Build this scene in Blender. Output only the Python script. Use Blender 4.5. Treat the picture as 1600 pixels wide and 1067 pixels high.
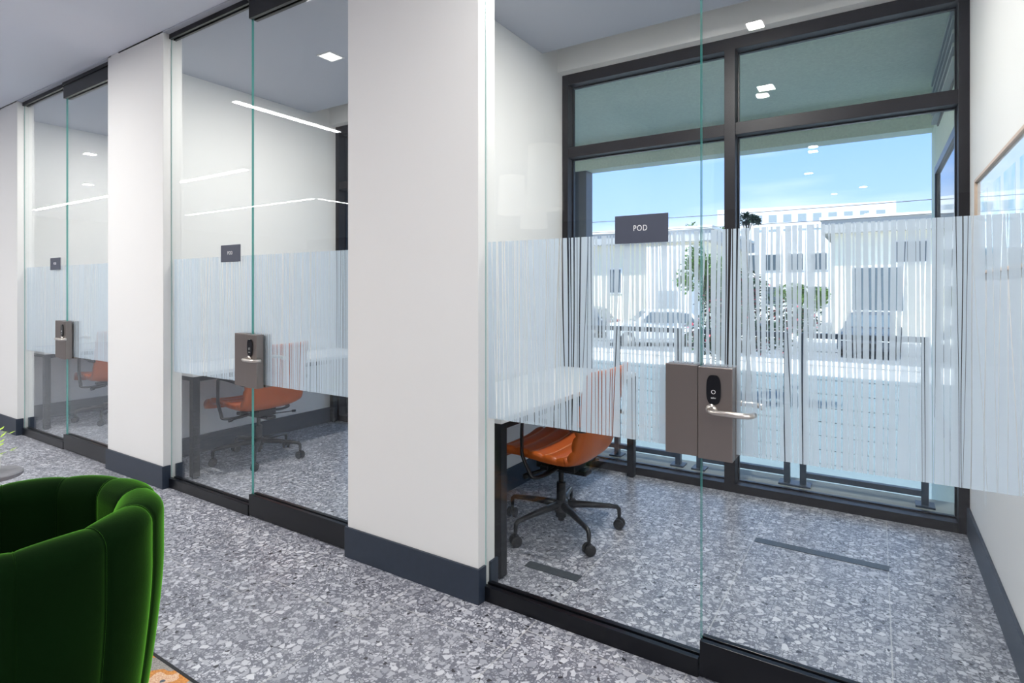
import bpy, bmesh, math, random
from mathutils import Vector, Matrix
R = math.radians
for o in list(bpy.data.objects): bpy.data.objects.remove(o)
scene = bpy.context.scene
C = scene.collection

# ------------------------------------------------------------------ camera
cam_d = bpy.data.cameras.new('camera'); cam = bpy.data.objects.new('camera', cam_d); C.objects.link(cam)
cam.location = (0, 0, 1.35); cam.rotation_euler = (R(90), 0, R(32.6))
cam_d.sensor_width = 36; cam_d.lens = 892/1600*36; cam_d.shift_y = -0.0503
cam_d.clip_start = 0.02; cam_d.clip_end = 1000
scene.camera = cam

# ------------------------------------------------------------------ view, world, sun
vs = scene.view_settings
scene.display_settings.display_device = 'sRGB'
vs.view_transform = 'Standard'; vs.look = 'None'; vs.gamma = 1; vs.use_curve_mapping = False
vs.exposure = 0.12
cy = scene.cycles
cy.use_denoising = True
cy.max_bounces = 10; cy.diffuse_bounces = 5; cy.glossy_bounces = 4; cy.transmission_bounces = 4
cy.transparent_max_bounces = 24
cy.sample_clamp_indirect = 6.0
cy.caustics_reflective = False; cy.caustics_refractive = False

world = bpy.data.worlds.new('world'); scene.world = world; world.use_nodes = True
nt = world.node_tree; nt.nodes.clear()
def N(nt, t, **kw):
    n = nt.nodes.new(t)
    for k, v in kw.items():
        if k.startswith('i_'): n.inputs[k[2:]].default_value = v
        else: setattr(n, k, v)
    return n
wo = N(nt, 'ShaderNodeOutputWorld'); bg = N(nt, 'ShaderNodeBackground'); bg.inputs[1].default_value = 1.65
tc = N(nt, 'ShaderNodeTexCoord'); sp = N(nt, 'ShaderNodeSeparateXYZ'); nt.links.new(tc.outputs['Generated'], sp.inputs[0])
rp = N(nt, 'ShaderNodeValToRGB'); nt.links.new(sp.outputs[2], rp.inputs[0])
e = rp.color_ramp.elements
e[0].position = 0.0; e[0].color = (.60, .70, .93, 1); e[1].position = .42; e[1].color = (.17, .42, .86, 1)
m_ = e.new(.10); m_.color = (.38, .56, .96, 1); m_ = e.new(.24); m_.color = (.25, .45, .92, 1)
mp = N(nt, 'ShaderNodeMapping'); mp.inputs['Scale'].default_value = (1.2, 1.2, 7); nt.links.new(tc.outputs['Generated'], mp.inputs[0])
nz = N(nt, 'ShaderNodeTexNoise'); nz.inputs['Scale'].default_value = 1.6; nz.inputs['Detail'].default_value = 5; nt.links.new(mp.outputs[0], nz.inputs[0])
cr = N(nt, 'ShaderNodeValToRGB'); cr.color_ramp.elements[0].position = .48; cr.color_ramp.elements[1].position = .8; nt.links.new(nz.outputs[0], cr.inputs[0])
mx = N(nt, 'ShaderNodeMixRGB'); mx.inputs[2].default_value = (.80, .86, .98, 1)
nt.links.new(cr.outputs[0], mx.inputs[0]); nt.links.new(rp.outputs[0], mx.inputs[1]); nt.links.new(mx.outputs[0], bg.inputs[0]); nt.links.new(bg.outputs[0], wo.inputs[0])

sd = bpy.data.lights.new('sun', 'SUN'); sd.energy = 9.5; sd.angle = R(0.6); sd.color = (1, .96, .9)
sun = bpy.data.objects.new('sun', sd); C.objects.link(sun); sun.rotation_euler = (R(23), 0, R(-28))

# ------------------------------------------------------------------ helpers
class MB:
    def __init__(s): s.v = []; s.f = []; s.m = []; s.cur = 0; s.T = None
    def pt(s, p):
        p = Vector(p)
        if s.T is not None: p = s.T @ p
        s.v.append(p); return len(s.v)-1
    def face(s, idx, m=None): s.f.append(tuple(idx)); s.m.append(s.cur if m is None else m)
    def poly(s, pts, m=None): s.face([s.pt(p) for p in pts], m)
    def box(s, x0, x1, y0, y1, z0, z1, m=None, mx=None, only=None):
        i = [s.pt(p) for p in ((x0,y0,z0),(x1,y0,z0),(x1,y1,z0),(x0,y1,z0),(x0,y0,z1),(x1,y0,z1),(x1,y1,z1),(x0,y1,z1))]
        q = [(0,3,2,1),(4,5,6,7),(0,1,5,4),(1,2,6,5),(2,3,7,6),(3,0,4,7)]
        for k, a in enumerate(q):
            mm = m
            if mx is not None and k == only: mm = mx      # the edge at the door seam
            s.face([i[j] for j in a], mm)
        return s
    def tube(s, path, r, n=10, m=None, caps=True, flat=None):
        path = [Vector(p) for p in path]
        rs = r if isinstance(r, (list, tuple)) else [r]*len(path)
        rings = []; up = None
        for k, p in enumerate(path):
            if k == 0: t = path[1]-p
            elif k == len(path)-1: t = p-path[k-1]
            else: t = (path[k+1]-p).normalized()+(p-path[k-1]).normalized()
            t.normalize()
            if up is None:
                up = Vector((0,0,1)) if abs(t.z) < .9 else Vector((1,0,0))
            a = t.cross(up).normalized(); b = a.cross(t).normalized(); up = b
            ring = []
            for j in range(n):
                an = 2*math.pi*j/n
                ca, sa = math.cos(an), math.sin(an)
                if flat: ca *= flat[0]; sa *= flat[1]
                ring.append(s.pt(p + a*(rs[k]*ca) + b*(rs[k]*sa)))
            rings.append(ring)
        for k in range(len(rings)-1):
            for j in range(n):
                s.face((rings[k][j], rings[k][(j+1)%n], rings[k+1][(j+1)%n], rings[k+1][j]), m)
        if caps:
            s.face(list(reversed(rings[0])), m); s.face(rings[-1], m)
        return s
    def cyl(s, c, r, z0, z1, n=24, m=None, r2=None):
        return s.tube([(c[0],c[1],z0),(c[0],c[1],z1)], [r, r if r2 is None else r2], n, m)
    def lathe(s, c, prof, n=32, m=None):
        rings = []
        for (r, z) in prof:
            rings.append([s.pt((c[0]+r*math.cos(2*math.pi*j/n), c[1]+r*math.sin(2*math.pi*j/n), c[2]+z)) for j in range(n)])
        for k in range(len(rings)-1):
            for j in range(n):
                s.face((rings[k][j], rings[k][(j+1)%n], rings[k+1][(j+1)%n], rings[k+1][j]), m)
        return s
    def grid(s, P, m=None, closed_u=False):
        idx = [[s.pt(p) for p in row] for row in P]
        nu = len(idx); nv = len(idx[0])
        for i in range(nu if closed_u else nu-1):
            for j in range(nv-1):
                s.face((idx[i][j], idx[(i+1)%nu][j], idx[(i+1)%nu][j+1], idx[i][j+1]), m)
        return idx
    def build(s, name, mats, parent=None, smooth=False, bevel=0, seg=2, fix=True):
        me = bpy.data.meshes.new(name); me.from_pydata([tuple(p) for p in s.v], [], s.f)
        if not isinstance(mats, (list, tuple)): mats = [mats]
        for m in mats: me.materials.append(m)
        for p, mi in zip(me.polygons, s.m): p.material_index = mi
        if fix:
            bm = bmesh.new(); bm.from_mesh(me); bmesh.ops.recalc_face_normals(bm, faces=bm.faces); bm.to_mesh(me); bm.free()
        if smooth:
            for p in me.polygons: p.use_smooth = True
        o = bpy.data.objects.new(name, me); C.objects.link(o)
        if parent: o.parent = parent
        if bevel:
            b = o.modifiers.new('bevel', 'BEVEL'); b.width = bevel; b.segments = seg; b.limit_method = 'ANGLE'; b.angle_limit = R(40)
            b.harden_normals = False
        return o
def box(name, b, mat, parent=None, bevel=0): return MB().box(*b).build(name, mat, parent, bevel=bevel)
def tag(o, label=None, cat=None, group=None, kind=None):
    if label: o['label'] = label
    if cat: o['category'] = cat
    if group: o['group'] = group
    if kind: o['kind'] = kind
    return o
def struct(o, label=None): o['kind'] = 'structure'; (label and o.__setitem__('label', label)); return o
def empty(name, loc=(0,0,0), rz=0):
    o = bpy.data.objects.new(name, None); C.objects.link(o); o.location = loc; o.rotation_euler = (0,0,rz); o.empty_display_size = .1
    return o
def copy_tree(o, parent=None):
    c = o.copy(); C.objects.link(c)
    if parent: c.parent = parent
    for ch in [x for x in o.children]: copy_tree(ch, c)
    return c

# ------------------------------------------------------------------ materials
def mat(name, col, rough=.5, metal=0, spec=.5, noise=0, nscale=20, bump=0, bscale=60, emit=None, es=0, sheen=0, sheencol=None, coat=0, aniso=None):
    m = bpy.data.materials.new(name); m.use_nodes = True; t = m.node_tree; b = t.nodes['Principled BSDF']
    b.inputs['Base Color'].default_value = (*col, 1); b.inputs['Roughness'].default_value = rough
    b.inputs['Metallic'].default_value = metal; b.inputs['Specular IOR Level'].default_value = spec
    if coat: b.inputs['Coat Weight'].default_value = coat; b.inputs['Coat Roughness'].default_value = .15
    if sheen:
        b.inputs['Sheen Weight'].default_value = sheen; b.inputs['Sheen Roughness'].default_value = .31; b.inputs['Sheen Tint'].default_value = (*sheencol, 1)
    if emit: b.inputs['Emission Color'].default_value = (*emit, 1); b.inputs['Emission Strength'].default_value = es
    tcn = N(t, 'ShaderNodeTexCoord')
    if noise:
        n = N(t, 'ShaderNodeTexNoise'); n.inputs['Scale'].default_value = nscale; n.inputs['Detail'].default_value = 4
        t.links.new(tcn.outputs['Object'], n.inputs[0])
        mr = N(t, 'ShaderNodeMapRange'); mr.inputs[3].default_value = 1-noise; mr.inputs[4].default_value = 1+noise; t.links.new(n.outputs[0], mr.inputs[0])
        hs = N(t, 'ShaderNodeHueSaturation'); hs.inputs['Color'].default_value = (*col, 1); t.links.new(mr.outputs[0], hs.inputs['Value'])
        t.links.new(hs.outputs[0], b.inputs['Base Color'])
    if bump:
        n2 = N(t, 'ShaderNodeTexNoise'); n2.inputs['Scale'].default_value = bscale; n2.inputs['Detail'].default_value = 3
        t.links.new(tcn.outputs['Object'], n2.inputs[0])
        if aniso:
            mpn = N(t, 'ShaderNodeMapping'); mpn.inputs['Scale'].default_value = aniso; t.links.new(tcn.outputs['Object'], mpn.inputs[0]); t.links.new(mpn.outputs[0], n2.inputs[0])
        bp = N(t, 'ShaderNodeBump'); bp.inputs['Strength'].default_value = bump; bp.inputs['Distance'].default_value = .004
        t.links.new(n2.outputs[0], bp.inputs['Height']); t.links.new(bp.outputs[0], b.inputs['Normal'])
    return m
def glass_mat(name, tint, f0=.05, power=5, rough=0.0):
    m = bpy.data.materials.new(name); m.use_nodes = True; t = m.node_tree; t.nodes.clear()
    out = N(t, 'ShaderNodeOutputMaterial'); tr = N(t, 'ShaderNodeBsdfTransparent'); tr.inputs[0].default_value = (*tint, 1)
    gl = N(t, 'ShaderNodeBsdfGlossy'); gl.inputs['Roughness'].default_value = rough; gl.inputs['Color'].default_value = (.95, .98, 1, 1)
    ge = N(t, 'ShaderNodeNewGeometry'); dt = N(t, 'ShaderNodeVectorMath', operation='DOT_PRODUCT')
    t.links.new(ge.outputs['Normal'], dt.inputs[0]); t.links.new(ge.outputs['Incoming'], dt.inputs[1])
    ab = N(t, 'ShaderNodeMath', operation='ABSOLUTE'); t.links.new(dt.outputs['Value'], ab.inputs[0])
    su = N(t, 'ShaderNodeMath', operation='SUBTRACT'); su.inputs[0].default_value = 1; t.links.new(ab.outputs[0], su.inputs[1])
    pw = N(t, 'ShaderNodeMath', operation='POWER'); pw.inputs[1].default_value = power; t.links.new(su.outputs[0], pw.inputs[0])
    ma = N(t, 'ShaderNodeMath', operation='MULTIPLY_ADD'); ma.inputs[1].default_value = 1-f0; ma.inputs[2].default_value = f0; t.links.new(pw.outputs[0], ma.inputs[0])
    mi = N(t, 'ShaderNodeMixShader'); t.links.new(ma.outputs[0], mi.inputs[0]); t.links.new(tr.outputs[0], mi.inputs[1]); t.links.new(gl.outputs[0], mi.inputs[2])
    t.links.new(mi.outputs[0], out.inputs[0]); return m
def film_mat():
    m = bpy.data.materials.new('frosted_film'); m.use_nodes = True; t = m.node_tree; t.nodes.clear()
    out = N(t, 'ShaderNodeOutputMaterial')
    d = N(t, 'ShaderNodeBsdfDiffuse'); d.inputs[0].default_value = (.76, .85, .93, 1)
    tl = N(t, 'ShaderNodeBsdfTranslucent'); tl.inputs[0].default_value = (.70, .80, .92, 1)
    tr = N(t, 'ShaderNodeBsdfTransparent'); tr.inputs[0].default_value = (.93, .96, 1, 1)
    a = N(t, 'ShaderNodeMixShader'); a.inputs[0].default_value = .36; t.links.new(d.outputs[0], a.inputs[1]); t.links.new(tl.outputs[0], a.inputs[2])
    b = N(t, 'ShaderNodeMixShader'); b.inputs[0].default_value = .12; t.links.new(a.outputs[0], b.inputs[1]); t.links.new(tr.outputs[0], b.inputs[2])
    t.links.new(b.outputs[0], out.inputs[0]); return m
def emat(name, col, s):
    m = bpy.data.materials.new(name); m.use_nodes = True; t = m.node_tree; t.nodes.clear()
    out = N(t, 'ShaderNodeOutputMaterial'); em = N(t, 'ShaderNodeEmission'); em.inputs[0].default_value = (*col, 1); em.inputs[1].default_value = s
    t.links.new(em.outputs[0], out.inputs[0]); return m

def terrazzo():
    m = bpy.data.materials.new('terrazzo'); m.use_nodes = True; t = m.node_tree; b = t.nodes['Principled BSDF']
    b.inputs['Roughness'].default_value = .32
    L = t.links.new
    geo = N(t, 'ShaderNodeNewGeometry'); P = geo.outputs['Position']
    def distort(scale, amp):
        n = N(t, 'ShaderNodeTexNoise'); n.inputs['Scale'].default_value = scale; n.inputs['Detail'].default_value = 2; L(P, n.inputs[0])
        s = N(t, 'ShaderNodeVectorMath', operation='SUBTRACT'); s.inputs[1].default_value = (.5,.5,.5); L(n.outputs['Color'], s.inputs[0])
        k = N(t, 'ShaderNodeVectorMath', operation='SCALE'); k.inputs['Scale'].default_value = amp; L(s.outputs[0], k.inputs[0])
        a = N(t, 'ShaderNodeVectorMath', operation='ADD'); L(P, a.inputs[0]); L(k.outputs[0], a.inputs[1]); return a.outputs[0]
    def layer(scale, amp, dthr, pthr, rnd=1.0):
        v = distort(scale*.8, amp)
        e = N(t, 'ShaderNodeTexVoronoi', feature='DISTANCE_TO_EDGE', voronoi_dimensions='2D'); e.inputs['Scale'].default_value = scale; e.inputs['Randomness'].default_value = rnd; L(v, e.inputs['Vector'])
        f = N(t, 'ShaderNodeTexVoronoi', feature='F1', voronoi_dimensions='2D'); f.inputs['Scale'].default_value = scale; f.inputs['Randomness'].default_value = rnd; L(v, f.inputs['Vector'])
        sp = N(t, 'ShaderNodeSeparateColor'); L(f.outputs['Color'], sp.inputs[0])
        # threshold varies per cell so chips have many sizes
        th = N(t, 'ShaderNodeMath', operation='MULTIPLY_ADD'); th.inputs[1].default_value = .14; th.inputs[2].default_value = dthr; L(sp.outputs[1], th.inputs[0])
        g = N(t, 'ShaderNodeMath', operation='GREATER_THAN'); L(e.outputs['Distance'], g.inputs[0]); L(th.outputs[0], g.inputs[1])
        h = N(t, 'ShaderNodeMath', operation='LESS_THAN'); h.inputs[1].default_value = pthr; L(sp.outputs[0], h.inputs[0])
        k = N(t, 'ShaderNodeMath', operation='MULTIPLY'); L(g.outputs[0], k.inputs[0]); L(h.outputs[0], k.inputs[1])
        return k.outputs[0], sp.outputs[2]
    base = N(t, 'ShaderNodeTexNoise'); base.inputs['Scale'].default_value = 3; base.inputs['Detail'].default_value = 8; L(P, base.inputs[0])
    br = N(t, 'ShaderNodeValToRGB'); br.color_ramp.elements[0].color = (.135, .142, .175, 1); br.color_ramp.elements[1].color = (.200, .208, .245, 1); br.color_ramp.elements[0].position=.3; br.color_ramp.elements[1].position=.7
    L(base.outputs[0], br.inputs[0]); col = br.outputs[0]
    for (sc_, amp, dt_, pt_, c0, c1) in ((140, .005, .10, .38, (.22,.23,.27), (.44,.45,.51)), (72, .010, .07, .66, (.27,.28,.32), (.59,.60,.65)), (33, .016, .09, .46, (.34,.35,.40), (.66,.67,.71)), (60, .01, .10, .03, (.02,.022,.03), (.05,.05,.06))):
        mk, rv = layer(sc_, amp, dt_, pt_)
        cr = N(t, 'ShaderNodeMixRGB'); cr.inputs[1].default_value = (*c0,1); cr.inputs[2].default_value = (*c1,1); L(rv, cr.inputs[0])
        mi = N(t, 'ShaderNodeMixRGB'); L(mk, mi.inputs[0]); L(col, mi.inputs[1]); L(cr.outputs[0], mi.inputs[2]); col = mi.outputs[0]
    # tile joints, 0.61 x 1.22 m staggered
    s = N(t, 'ShaderNodeSeparateXYZ'); L(P, s.inputs[0])
    def M(op, a, bb=None, c=None):
        n = N(t, 'ShaderNodeMath', operation=op)
        for i, x in enumerate((a, bb, c)):
            if x is None: continue
            if isinstance(x, (int, float)): n.inputs[i].default_value = x
            else: L(x, n.inputs[i])
        return n.outputs[0]
    u = M('DIVIDE', M('SUBTRACT', s.outputs[0], .046), .609)
    fu = M('FRACT', u); k = M('FLOOR', u)
    lx = M('LESS_THAN', M('MINIMUM', fu, M('SUBTRACT', 1, fu)), .0040)
    w = M('DIVIDE', M('ADD', M('SUBTRACT', s.outputs[1], .87), M('MULTIPLY', M('ADD', k, 1), -.15)), 1.22)
    fw = M('FRACT', w)
    ly = M('LESS_THAN', M('MINIMUM', fw, M('SUBTRACT', 1, fw)), .0020)
    j = M('MAXIMUM', lx, ly)
    mi = N(t, 'ShaderNodeMixRGB'); mi.inputs[2].default_value = (.52,.52,.52,1); L(M('MULTIPLY', j, .7), mi.inputs[0]); L(col, mi.inputs[1])
    L(mi.outputs[0], b.inputs['Base Color']); return m

WALL = mat('painted_wall', (.80, .795, .78), .7, bump=.05, bscale=160, noise=.01, nscale=2)
DARKW = mat('slate_blue_wall', (.22, .24, .29), .7)
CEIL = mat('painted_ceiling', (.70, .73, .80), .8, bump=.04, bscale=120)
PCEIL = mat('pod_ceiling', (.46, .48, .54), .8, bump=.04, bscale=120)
BASE = mat('navy_baseboard', (.020, .030, .050), .42, noise=.15, nscale=30, bump=.05, bscale=90)
BLACK = mat('black_metal', (.003, .0035, .006), .3, spec=.35, noise=.1)
FRAME = mat('window_frame_metal', (.012, .010, .012), .42, spec=.3, noise=.15, nscale=60)
FLOOR = terrazzo()
GLASS = glass_mat('clear_glass', (.982, .994, .991), .024)
WGLASS = glass_mat('tinted_window_glass', (.955, .978, .968), .03)
EDGE = mat('green_glass_edge', (.12, .50, .45), .2, spec=.8)
FILM = film_mat()
EDGE_LINE = mat('pale_green_edge_line', (.34, .52, .50), .3)
BRONZE = mat('brushed_bronze', (.27, .232, .215), .36, metal=.85, bump=.08, bscale=30, aniso=(4, 4, 300))
STEEL = mat('satin_nickel', (.72, .66, .60), .28, metal=1)
READER = mat('gloss_black_plastic', (.004, .004, .006), .12)
WHITE = mat('white_ink', (.9, .9, .9), .5)
WPLAS = mat('white_plastic', (.82, .82, .82), .35)
SIGN = mat('sign_charcoal', (.068, .078, .112), .5, noise=.1, nscale=15)
LEATHER = mat('cognac_leather', (.52, .105, .012), .34, noise=.16, nscale=9, bump=.12, bscale=220)
PIPING = mat('cognac_piping', (.70, .28, .12), .4)
CHROME = mat('black_chair_metal', (.005, .005, .007), .3)
RUBBER = mat('caster_rubber', (.010, .010, .012), .5)
VELVET = mat('green_velvet', (.001, .008, .001), .9, spec=.05, sheen=1.0, sheencol=(.18, .62, .05), noise=.25, nscale=5, bump=.1, bscale=140)
DESKTOP = mat('white_laminate', (.80, .80, .80), .4)
SLATE = mat('slate_strip', (.050, .060, .070), .4, noise=.2, nscale=30)
OAK = mat('oak_frame', (.62, .47, .36), .5, noise=.12, nscale=25)

# ------------------------------------------------------------------ layout numbers
PITCH = 2.64
XL, XR = -2.09, 0.43            # pod 3 inner faces
GY0, GY1 = 2.046, 2.058         # glass thickness
WY = 4.0                        # window inner face
CZ = 3.11                       # lobby ceiling
shift = [0, -PITCH, -2*PITCH, -3*PITCH]

# ------------------------------------------------------------------ room shell
fl = MB().box(-17, 4.5, -9, WY+.02, -.06, 0).build('floor', FLOOR); struct(fl)
struct(box('ceiling', (-17, 4.5, -9, 1.99, CZ, CZ+.1), CEIL))
struct(box('roof', (-17.2, 5, -9.2, 6.62, 3.62, 3.8), WALL))
struct(box('wall_back', (-17, 4.5, -9.12, -9, 0, 3.6), DARKW))
struct(box('wall_lobby_left', (-17.12, -17, -9, 7, 0, 3.6), WALL))
struct(box('wall_lobby_right', (4.5, 4.62, -9, 4.2, 0, 3.6), WALL))
for i in range(3):
    dx = shift[i]
    # front pier: left of pod i's glass
    x0, x1 = (-2.26+dx, -1.445+dx)
    if i == 2: x0 = -17
    w = MB().box(x0, x1, 1.99, 2.115, 0, 3.6)
    struct(w.build('wall_pier_%d' % (3-i), WALL, bevel=.002))
    b = MB().box(x0-.012, x1+.012, 1.978, 1.99, 0, .152).box(x1, x1+.012, 1.99, GY0-.012, 0, .152).box(x1, x1+.012, GY1+.012, 2.127, 0, .152)
    if i < 2: b.box(x0-.012, x0, 1.99, GY0-.012, 0, .152)
    struct(b.build('baseboard_pier_%d' % (3-i), BASE, bevel=.0015))
    struct(box('wall_partition_%d' % (3-i), (XL-.12+dx, XL+dx, 2.1149, WY+.12, 0, 3.6), WALL))
    b = MB().box(XL+dx, XL+.012+dx, 2.127, WY, 0, .152)
    if i > 0: pass
    struct(b.build('baseboard_left_%d' % (3-i), BASE, bevel=.0015))
    if i > 0:
        struct(box('baseboard_right_%d' % (3-i), (XR-.012+dx+.0, XR+dx, GY1+.07, WY, 0, .152), BASE, bevel=.0015))
# right wall of pod 3 and lobby wall beyond it
struct(box('wall_right', (XR, XR+.12, 2.0, WY+.12, 0, 3.6), WALL))
struct(box('baseboard_right_3', (XR-.014, XR, GY1+.07, WY, 0, .152), BASE, bevel=.0015))
struct(box('wall_front_right', (XR, 4.5, 1.99, 2.115, 0, 3.6), WALL))
for i in range(3):
    dx = shift[i]
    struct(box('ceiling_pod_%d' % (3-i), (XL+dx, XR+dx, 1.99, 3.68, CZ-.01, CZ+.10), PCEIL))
    struct(box('header_pod_%d' % (3-i), (XL+dx, XR+dx, 3.92, WY+.14, 3.035, 3.6), WALL))
    # a thin lintel over the glass carries the track
    struct(box('lintel_%d' % (3-i), (-1.445+dx, XR+dx-.0, 1.992, 2.11, CZ, 3.6), WALL))

# dark slate strips set in the tile joints of pod 3
for k, (a, b_, y) in enumerate(((-.555, .05, 3.31), (-1.455, -1.17, 2.415))):
    o = box('floor_strip', (a, b_, y-.03, y+.03, 0, .0025), SLATE)
    tag(o, ('long dark slate strip set in the terrazzo in front of the right-hand window', 'short dark slate strip set in the terrazzo near the first desk leg')[k], 'floor strip', 'dark strips set in the pod floor')

# ------------------------------------------------------------------ windows
BX = XL
def window(i):
    dx = shift[i]
    root = empty('window_%d' % (3-i), ((XL+XR)/2+dx, WY+.06, 0)); struct(root)
    ox, oy = root.location.x, root.location.y
    def bb(x0,x1,y0,y1,z0,z1): return (x0+dx-ox, x1+dx-ox, y0-oy, y1-oy, z0, z1)
    y0, y1 = WY, WY+.13
    f = MB()
    f.box(*bb(XL, XL+.05, y0, y1, 0, 3.035)); f.box(*bb(XR-.05, XR, y0, y1, 0, 3.035))
    f.box(*bb(XL+.05, XR-.05, y0, y1, 2.955, 3.035)); f.box(*bb(XL+.05, XR-.05, y0, y1, 0, .055))
    f.build('window_frame', FRAME, root, bevel=.002)
    cx = (XL+XR)/2
    MB().box(*bb(cx-.035, cx+.035, y0-.004, y1, .055, 2.955)).build('mullion', FRAME, root, bevel=.002)
    for (a, b_) in ((XL+.05, cx-.035), (cx+.035, XR-.05)):
        MB().box(*bb(a, b_, y0+.002, y1, 2.385, 2.465)).build('transom', FRAME, root, bevel=.002)
        for (z0, z1) in ((.055, 2.385), (2.465, 2.955)):
            MB().box(*bb(a+.001, b_-.001, y0+.095, y0+.101, z0+.001, z1-.001)).build('window_pane', WGLASS, root)
            g = MB()   # thin black gasket
            t = .009
            g.box(*bb(a, b_, y0+.085, y0+.111, z0, z0+t)).box(*bb(a, b_, y0+.085, y0+.111, z1-t, z1)).box(*bb(a, a+t, y0+.085, y0+.111, z0+t, z1-t)).box(*bb(b_-t, b_, y0+.085, y0+.111, z0+t, z1-t))
            g.build('gasket', BLACK, root)
    return root
for i in range(3): window(i)

# ------------------------------------------------------------------ glass fronts
SEAM = -.521
FZ0, FZ1 = .787, 1.56
def film_mesh(x0, x1, z0, z1, y, seed, opn):
    rnd = random.Random(seed)
    NL = 14
    lines = []; x = x0-.03
    while x < x1+.03:
        x += rnd.uniform(.008, .021)
        big = rnd.random() < .30
        tilt = rnd.uniform(-.035, .035) if big else rnd.uniform(-.007, .007)
        o_ = opn(x)
        w = rnd.uniform(.002, .0095) if rnd.random() < .75 else rnd.uniform(.001, .003)
        kk = rnd.uniform(.25, 1.0)
        ph = rnd.uniform(0, 6.28); am = rnd.uniform(0, .0025)
        lines.append((x, tilt, w*o_, kk, ph, am))
    levels = []
    for L in range(NL+1):
        s = L/NL; z = z0+(z1-z0)*s
        g = []
        for (x, ti, w, kk, ph, am) in lines:
            c = x+ti*(s-.5)+am*math.sin(ph+s*5)
            ww = w*(kk*.55*(1-s)+s*1.0)+.0006
            g.append((c, ww))
        g.sort()
        levels.append((z, g))
    mb = MB(); n = len(lines)
    idx = []
    for (z, g) in levels:
        row = []
        for k in range(-1, n):
            a = g[k][0]+g[k][1]/2 if k >= 0 else x0
            b = g[k+1][0]-g[k+1][1]/2 if k+1 < n else x1
            if b < a: a = b = (a+b)/2
            a = min(max(a, x0), x1); b = min(max(b, x0), x1)
            row.append((a, b))
        idx.append((z, row))
    for L in range(NL):
        za, ra = idx[L]; zb, rb = idx[L+1]
        for k in range(n+1):
            a0, b0 = ra[k]; a1, b1 = rb[k]
            if b0-a0 < 1e-5 and b1-a1 < 1e-5: continue
            mb.poly([(a0, y, za), (b0, y, za), (b1, y, zb), (a1, y, zb)])
    return mb
def text_obj(name, body, size, mat_, parent, loc, font_ext=.0003, spacing=1.0):
    c = bpy.data.curves.new(name, 'FONT'); c.body = body; c.size = size; c.extrude = font_ext; c.align_x = 'CENTER'; c.align_y = 'CENTER'; c.space_character = spacing
    o = bpy.data.objects.new(name, c); C.objects.link(o)
    bpy.context.view_layer.update()
    dg = bpy.context.evaluated_depsgraph_get()
    me = bpy.data.meshes.new_from_object(o.evaluated_get(dg)); bpy.data.objects.remove(o)
    me.materials.clear(); me.materials.append(mat_)
    o = bpy.data.objects.new(name, me); C.objects.link(o); o.parent = parent
    o.location = loc; o.rotation_euler = (R(90), 0, 0)
    return o
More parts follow.
